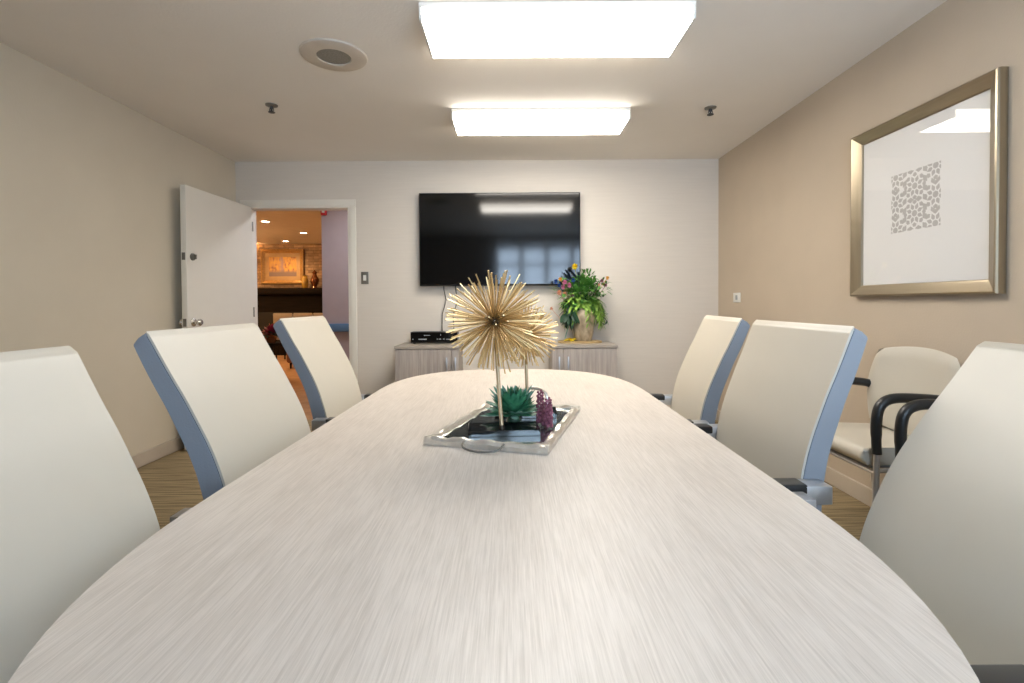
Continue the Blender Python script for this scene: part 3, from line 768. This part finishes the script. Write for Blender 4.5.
fl = thing('flower_arrangement', 'leafy mixed flower arrangement standing in the tan ceramic vase', 'flowers', (VX, VY, VZ + .20))
r = random.Random(4)
bm = B()
for k in range(26):
    a = r.uniform(0, 2 * PI); s = r.uniform(.03, .20); hh = r.uniform(.12, .40)
    tube(bm, [(.02 * math.cos(a), .02 * math.sin(a), -.10), (.04 * math.cos(a), .03 * math.sin(a), .10), (s * math.cos(a), s * .6 * math.sin(a), hh)], .003, 5)
obj('stems', bm, M['deep'], fl)
def leafball(n, cx, cz, sx, sz, L, w, mat, name, droop, up):
    bm = B()
    for k in range(n):
        while True:
            u, v, q = r.uniform(-1, 1), r.uniform(-1, 1), r.uniform(-1, 1)
            if u * u + v * v + q * q < 1: break
        p = Vector((cx + sx * u, .06 * q - .04, cz + sz * v))
        d = Vector((u + r.gauss(0, .5), -.25 + q + r.gauss(0, .4), up + v * .6 + r.gauss(0, .5)))
        leaf_mesh(bm, p, d, L * r.uniform(.7, 1.2), w * r.uniform(.7, 1.2), .15, droop, .1)
    obj(name, bm, mat, fl, ang=60)
leafball(190, -.01, .22, .15, .13, .080, .020, M['leaf'], 'green_leaves', .2, .4)
leafball(90, .02, .33, .10, .10, .06, .011, M['leaf'], 'upper_leaves', .1, .9)
leafball(70, -.12, .07, .065, .11, .075, .020, M['deep'], 'dark_leaves', .5, -.5)
leafball(110, -.04, .165, .15, .08, .070, .015, M['lime'], 'lime_leaves', .4, .0)
leafball(46, -.175, .27, .08, .08, .055, .013, M['leaf'], 'side_leaves', .2, .4); leafball(46, .15, .28, .08, .08, .055, .011, M['leaf'], 'side_leaves', .2, .5)
# drooping lime fronds
bm = B()
for k in range(64):
    a = r.uniform(-.4, PI + .4) if r.random() < .25 else r.uniform(PI, 2 * PI); s = r.uniform(.10, .21)
    p0 = Vector((.05 * math.cos(a), .04 * math.sin(a), .14)); p1 = Vector((s * .8 * math.cos(a), s * .5 * math.sin(a), .20 + r.uniform(-.03, .05))); p2 = Vector((s * 1.05 * math.cos(a), s * .55 * math.sin(a), r.uniform(-.05, .14)))
    path = [p0.lerp(p1, t).lerp(p1.lerp(p2, t), t) for t in [i / 8 for i in range(9)]]
    tube(bm, path, .0016, 4)
    for i in range(2, 9):
        for sd in (-1, 1):
            tdir = (path[i] - path[i - 1]).normalized()
            leaf_mesh(bm, path[i], tdir + Vector((sd * .7, r.uniform(-.4, .2), -.3)), .048 * r.uniform(.7, 1.2), .0095, .15, .3)
obj('lime_fronds', bm, M['lime'], fl, ang=60)
bm = B()
for (sx, ex, ez) in ((.10, .21, -.02), (.12, .20, .04), (.09, .165, -.04)):
    path = [Vector((sx * t + (ex - sx) * t * t, -.05, .16 - (.16 - ez) * t ** 1.6)) for t in [i / 8 for i in range(9)]]
    tube(bm, path, .002, 4)
    for p in path[3:]:
        leaf_mesh(bm, p, Vector((r.uniform(-1, 1), -.5, r.uniform(-.8, .3))), .035, .011, .2, .2)
obj('trailing_ivy', bm, M['deep'], fl, ang=60)
def bloom(x, z, rad, mat, n, name, y=-.09):
    bm = B(); c = Vector((x, y, z))
    for k in range(n):
        a = k * 2.4; e = 1.2 * math.sqrt(k / n)
        d = Vector((math.sin(e) * math.cos(a), -math.cos(e), math.sin(e) * math.sin(a)))
        leaf_mesh(bm, c, d, rad, rad * .3, .3)
    bmesh.ops.create_icosphere(bm, subdivisions=1, radius=rad * .4, matrix=Matrix.Translation(c))
    tube(bm, [c, c + Vector((-x * .3, .05, -.10))], .0022, 4)
    obj(name, bm, mat, fl, ang=60)
# (x, z) relative to the arrangement's base
for x, z, rad, m, n in ((-.086, .465, .034, 'yellow', 26), (.205, .365, .022, 'orange', 18), (-.215, .355, .024, 'orange', 16), (-.175, .325, .030, 'pink', 20), (-.135, .300, .028, 'pink', 20), (-.19, .285, .026, 'pink', 16),
                        (-.225, .235, .030, 'peach', 20), (-.175, .225, .026, 'peach', 16), (-.255, .335, .028, 'blue', 16), (-.225, .300, .024, 'blue', 14), (-.100, .345, .026, 'blue', 14), (-.295, .095, .022, 'peach', 14), (.155, .34, .022, 'plum', 14), (.19, .30, .02, 'plum', 14), (.13, .30, .02, 'peach', 12)):
    bloom(x, z, rad, M[m], n, m.replace('plum', 'burgundy') + '_flower')
bm = B()
for x, z in ((-.15, .41), (-.13, .37), (-.16, .38), (-.10, .40)):
    leaf_mesh(bm, (x + .03, -.05, z - .03), (-.6, -.3, .8), .085, .024, .15)
obj('navy_leaves', bm, M['navy'], fl, ang=60)
bm = B(); path = [Vector((-.10 - .02 * math.sin(3 * t), -.07, .06 - .23 * t)) + Vector((-.07 * t * t, 0, 0)) for t in [i / 10 for i in range(11)]]
tube(bm, path, .004, 6); obj('pale_tendril', bm, M['succ2'], fl)
bm = B()
for k in range(26):
    a = k * 2.4; leaf_mesh(bm, (.012 * math.cos(a * 3), .012 * math.sin(a * 3), .012), (math.cos(a), math.sin(a) * .7, .25 + .3 * math.sin(k)), .055, .012, .25, .25)
tag(obj('fallen_bloom', bm, M['yellow'], None, (.53, 4.45, CT + .0185), ang=60), 'yellow bloom lying on the wooden tray beside the vase', 'flower')

# ------------------------------------------------------------------ the lounge seen through the doorway
LXL, LYB = -7.0, 11.0
bm = B(); box(bm, LXL, .6, YB + .12, LYB + .12, -.1, 0); struct('floor_lounge', bm, M['hallfloor'], 'warm brown floor of the lounge beyond the doorway', 'floor', smooth=False)
bm = B(); box(bm, LXL, .6, YB + .12, LYB + .12, H, H + .1); struct('ceiling_lounge', bm, M['hallceil'], 'warm lit ceiling of the lounge beyond the doorway', 'ceiling', smooth=False)
bm = B(); box(bm, LXL, -2.36, LYB, LYB + .12, 0, H); struct('wall_lounge_back', bm, M['stone'], 'stacked stone wall behind the lounge painting', 'wall', smooth=False)
bm = B(); box(bm, LXL - .12, LXL, YB + .12, LYB + .12, 0, H); box(bm, LXL, XL - .12, YB, YB + .12, 0, H); struct('wall_lounge_left', bm, M['wall_cream'], 'cream side wall of the lounge', 'wall', smooth=False)
bm = B(); box(bm, -2.36, .6, 6.2, 6.34, 0, H); box(bm, .6, .72, YB + .12, 6.34, 0, H); struct('wall_hall', bm, M['lav'], 'lavender grey hall wall facing the doorway', 'wall', smooth=False)
bm = B(); box(bm, -2.36, -2.24, 6.34, LYB + .12, 0, H); struct('wall_lounge_right', bm, M['wall_cream'], 'far side wall of the lounge', 'wall', smooth=False)
bm = B(); box(bm, -2.33, .55, 6.15, 6.199, .775, .875, .01); tag(obj('handrail', bm, M['rail']), 'blue handrail on the lavender grey hall wall', 'handrail')
bm = B(); box(bm, -2.405, -2.345, 6.13, 6.199, 2.235, 2.31, .008)
fa = thing('fire_alarm', 'small red alarm at the top of the hall wall edge', 'alarm', (-2.32, 6.2, 2.27)); bm.free()
bm = B(); box(bm, -.035, .035, -.045, -.001, -.045, .045, .008); obj('body', bm, M['red'], fa)
bm = B(); box(bm, -.018, .018, -.056, -.044, -.018, .018, .005); obj('strobe_lens', bm, M['white'], fa)
for x, y, lab in ((-3.95, 8.0, 'round recessed ceiling lamp in the lounge, nearest the doorway'), (-3.88, 9.3, 'round recessed ceiling lamp in the lounge, by the hall wall edge'), (-4.76, 10.5, 'round recessed ceiling lamp in the lounge, nearest the painting')):
    t = thing('recessed_lamp', lab, 'ceiling lamp', (x, y, H), group='recessed lounge lamps')
    bm = B(); lathe(bm, [(.058, -.001), (.060, -.008), (.085, -.006), (.09, 0)], seg=24); obj('trim_ring', bm, M['white'], t)
    bm = B(); lathe(bm, [(0, -.004), (.058, -.003)], seg=24); obj('bulb', bm, M['warm'], t)
fp = thing('fireplace', 'dark fireplace with a heavy mantel below the lounge painting', 'fireplace', (-5.0, LYB, 0))
bm = B(); box(bm, -1.3, 1.2, -.32, -.001, 1.34, 1.475, .01); obj('mantel', bm, M['darkwood'], fp)
bm = B(); box(bm, -1.2, 1.1, -.14, -.001, 0, 1.34, .005); obj('surround', bm, M['darkwood'], fp)
bm = B(); box(bm, -.6, .55, -.16, -.13, .25, .95, .004); obj('firebox_screen', bm, M['soot'], fp)
pn = thing('landscape_painting', 'gilt framed autumn landscape on the stone wall', 'painting', (-5.05, LYB, 1.955))
bm = B()
rings = []
for ins, yy in [(0, -.001), (0, -.05), (.03, -.06), (.075, -.03), (.085, -.025), (.085, -.001)]:
    a, b = .47 - ins, .385 - ins; rings.append([bm.verts.new((-a, yy, -b)), bm.verts.new((a, yy, -b)), bm.verts.new((a, yy, b)), bm.verts.new((-a, yy, b))])
for i in range(6):
    for k in range(4): bm.faces.new((rings[i][k], rings[i][(k + 1) % 4], rings[(i + 1) % 6][(k + 1) % 4], rings[(i + 1) % 6][k]))
obj('frame', bm, M['goldframe'], pn, ang=20)
bm = B(); ring_box(bm, 'y', -.305, .305, -.215, .215, .085, -.022, -.002, 0); obj('liner', bm, M['linen'], pn, smooth=False)
bm = B(); box(bm, -.306, .306, -.016, -.004, -.216, .216); obj('canvas', bm, M['painting'], pn, smooth=False)
bm = B(); lathe(bm, [(0, 0), (.05, 0), (.068, .04), (.07, .18), (.055, .24), (.045, .25), (.05, .27), (.04, .268), (0, .24)], seg=20)
tag(obj('mantel_jar', bm, M['pottery'], None, (-4.50, LYB - .17, 1.476)), 'amber glazed jar on the lounge mantel', 'jar')
bm = B(); lathe(bm, [(0, 0), (.06, 0), (.04, .03), (.085, .13), (.09, .19), (.045, .27), (.04, .31), (.06, .34), (.05, .345), (.02, .37), (0, .40)], seg=20)
tag(obj('mantel_urn', bm, M['urn'], None, (-4.285, LYB - .17, 1.476)), 'taller copper brown urn on the lounge mantel', 'urn')
sc_ = thing('wall_sconce', 'pale wall sconce at the edge of the stone wall', 'wall lamp', (-5.80, LYB, 2.22))
bm = B(); box(bm, -.04, .04, -.02, -.001, -.06, .06, .004); obj('back_plate', bm, M['bronze'], sc_)
bm = B(); lathe(bm, [(.05, -.08), (.085, 0), (.10, .09)], (0, -.12, 0), 20); tube(bm, [(0, -.02, 0), (0, -.12, -.08)], .01, 6); obj('lamp_shade', bm, M['linen'], sc_)
def armchair(loc, rz, mat, label):
    t = thing('armchair', label, 'armchair', loc, rz)
    bm = B(); side_extrude(bm, [(-.30, .10), (.34, .10), (.36, .30), (.33, .44), (-.18, .42), (-.26, .86), (-.34, .92), (-.42, .88), (-.40, .4), (-.36, .1)], -.25, .25, .05, 3); obj('seat', bm, mat, t, ang=60)
    for s in (-1, 1):
        bm = B(); box(bm, -.36, .34, s * .31 - .055, s * .31 + .055, .10, .62, .045, 3); obj('arm', bm, mat, t, ang=60)
        for xx in (-.3, .28):
            bm = B(); tube(bm, [(xx, s * .28, .11), (xx, s * .29, 0)], [.022, .016], 8); obj('leg', bm, M['darkwood'], t)
armchair((-3.62, 8.95, 0), math.radians(190), M['brownchair'], 'russet armchair by the hall wall edge in the lounge')
def dining_chair(x, label):
    t = thing('dining_chair', label, 'chair', (x, 9.9, 0), math.radians(90), 'pale lounge chairs before the fireplace')
    bm = B(); box(bm, -.19, .2, -.19, .19, .42, .49, .025, 3); obj('seat', bm, M['armchair'], t, ang=60)
    bm = B(); side_extrude(bm, [(-.17, .48), (-.165, .6), (-.19, .8), (-.225, .93), (-.25, .95), (-.27, .93), (-.245, .8), (-.215, .6), (-.215, .48)], -.19, .19, .02, 3); obj('backrest', bm, M['armchair'], t, ang=60)
    for a, b in ((-.17, -.16), (-.17, .16), (.17, -.16), (.17, .16)):
        bm = B(); tube(bm, [(a, b, .42), (a * 1.1, b * 1.05, 0)], [.02, .014], 8); obj('leg', bm, M['darkwood'], t)
dining_chair(-4.45, 'pale upholstered lounge chair nearest the crimson flowers')
dining_chair(-4.06, 'pale upholstered lounge chair between two others')
dining_chair(-3.67, 'pale upholstered lounge chair nearest the hall wall edge')
st = thing('side_table', 'dark round side table under the crimson flowers', 'table', (-3.52, 7.25, 0))
bm = B(); lathe(bm, [(0, .53), (.24, .53), (.25, .545), (.24, .56), (0, .56)], seg=28); obj('table_top', bm, M['darkwood'], st)
bm = B(); lathe(bm, [(0, 0), (.17, 0), (.16, .025), (.03, .05), (.028, .53), (0, .53)], seg=20); obj('pedestal', bm, M['darkwood'], st)
pf = thing('potted_flowers', 'crimson flowers in a dark pot in the lounge', 'flowers', (-3.52, 7.25, .5605))
bm = B(); lathe(bm, [(0, 0), (.06, 0), (.085, .12), (.075, .125), (0, .10)], seg=20); obj('pot', bm, M['urn'], pf)
bm = B()
for k in range(70):
    a = k * 2.4; e = math.radians(r.uniform(5, 85)); leaf_mesh(bm, (0, 0, .12), (math.cos(a) * math.cos(e), math.sin(a) * math.cos(e), math.sin(e)), r.uniform(.12, .24), .022, .2, .2)
obj('blooms', bm, M['redflower'], pf, ang=60)
bm = B()
for k in range(30):
    a = k * 2.4; e = math.radians(r.uniform(0, 60)); leaf_mesh(bm, (0, 0, .11), (math.cos(a) * math.cos(e), math.sin(a) * math.cos(e), math.sin(e)), r.uniform(.12, .2), .022, .2, .3)
obj('leaves', bm, M['deep'], pf, ang=60)

# ------------------------------------------------------------------ light
def lamp(name, kind, loc, energy, col, **kw):
    l = bpy.data.lights.new(name, kind); l.energy = energy; l.color = col
    for k, v in kw.items(): setattr(l, k, v)
    o = bpy.data.objects.new(name, l); C.objects.link(o); o.location = loc; return o
# daylight arriving at the window behind the camera
o = lamp('window_daylight', 'AREA', ((WX0 + WX1) / 2, YF - .42, (WZ0 + WZ1) / 2 - .15), 82, (.60, .78, 1.0), shape='RECTANGLE', size=2.3, size_y=1.7)
o.rotation_euler = (PI / 2 + math.radians(24), 0, 0)     # upward tilt added to brighten the room's ceiling
# the lounge downlights
for x, y in ((-3.95, 8.0), (-3.88, 9.3), (-4.76, 10.45)):
    o = lamp('lounge_downlight', 'SPOT', (x, y, H - .03), 24, (1, .62, .30), spot_size=math.radians(140), spot_blend=.8, shadow_soft_size=.06)
lamp('sconce_bulb', 'POINT', (-5.80, LYB - .14, 2.25), 7, (1, .60, .28), shadow_soft_size=.04)
lamp('lounge_fill', 'POINT', (-6.3, 8.4, 2.0), 60, (1, .62, .30), shadow_soft_size=.15)  # unseen fill without a fitting, added to brighten the lounge ceiling
# unseen cool area light for the hall, with no fitting
lamp('hall_area_light', 'AREA', (-1.3, 5.5, H - .02), 9, (.92, .93, 1.0), shape='RECTANGLE', size=1.2, size_y=.3)

wd = bpy.data.worlds.new('World'); bpy.context.scene.world = wd; wd.use_nodes = True
bg = wd.node_tree.nodes['Background']
sky = wd.node_tree.nodes.new('ShaderNodeTexSky'); sky.sky_type = 'PREETHAM'; sky.sun_direction = (0, .6, .8)
wd.node_tree.links.new(sky.outputs['Color'], bg.inputs['Color']); bg.inputs['Strength'].default_value = .15

# ------------------------------------------------------------------ camera
F = 495.0
cam = bpy.data.cameras.new('camera'); co = bpy.data.objects.new('camera', cam); C.objects.link(co)
cam.sensor_width = 36; cam.sensor_fit = 'HORIZONTAL'; cam.lens = 36 * F / 1024; cam.clip_start = .02
p, rl = math.radians(1.0), math.radians(-.35)
co.matrix_world = Matrix.Translation((0, 0, CAM_Z)) @ Matrix.Rotation(PI / 2 - p, 4, 'X') @ Matrix.Rotation(rl, 4, 'Z')
cam.shift_x = .001; cam.shift_y = (303 + F * math.tan(p) - 341.5) / 1024
sc = bpy.context.scene; sc.camera = co
sc.view_settings.view_transform = 'Standard'; sc.view_settings.look = 'None'; sc.view_settings.gamma = 1; sc.view_settings.use_curve_mapping = False
sc.view_settings.exposure = 1.27
sc.cycles.max_bounces = 10; sc.cycles.diffuse_bounces = 6; sc.cycles.glossy_bounces = 4; sc.cycles.transparent_max_bounces = 12
sc.cycles.sample_clamp_indirect = 6; sc.cycles.caustics_reflective = False; sc.cycles.caustics_refractive = False
sc.cycles.use_denoising = True
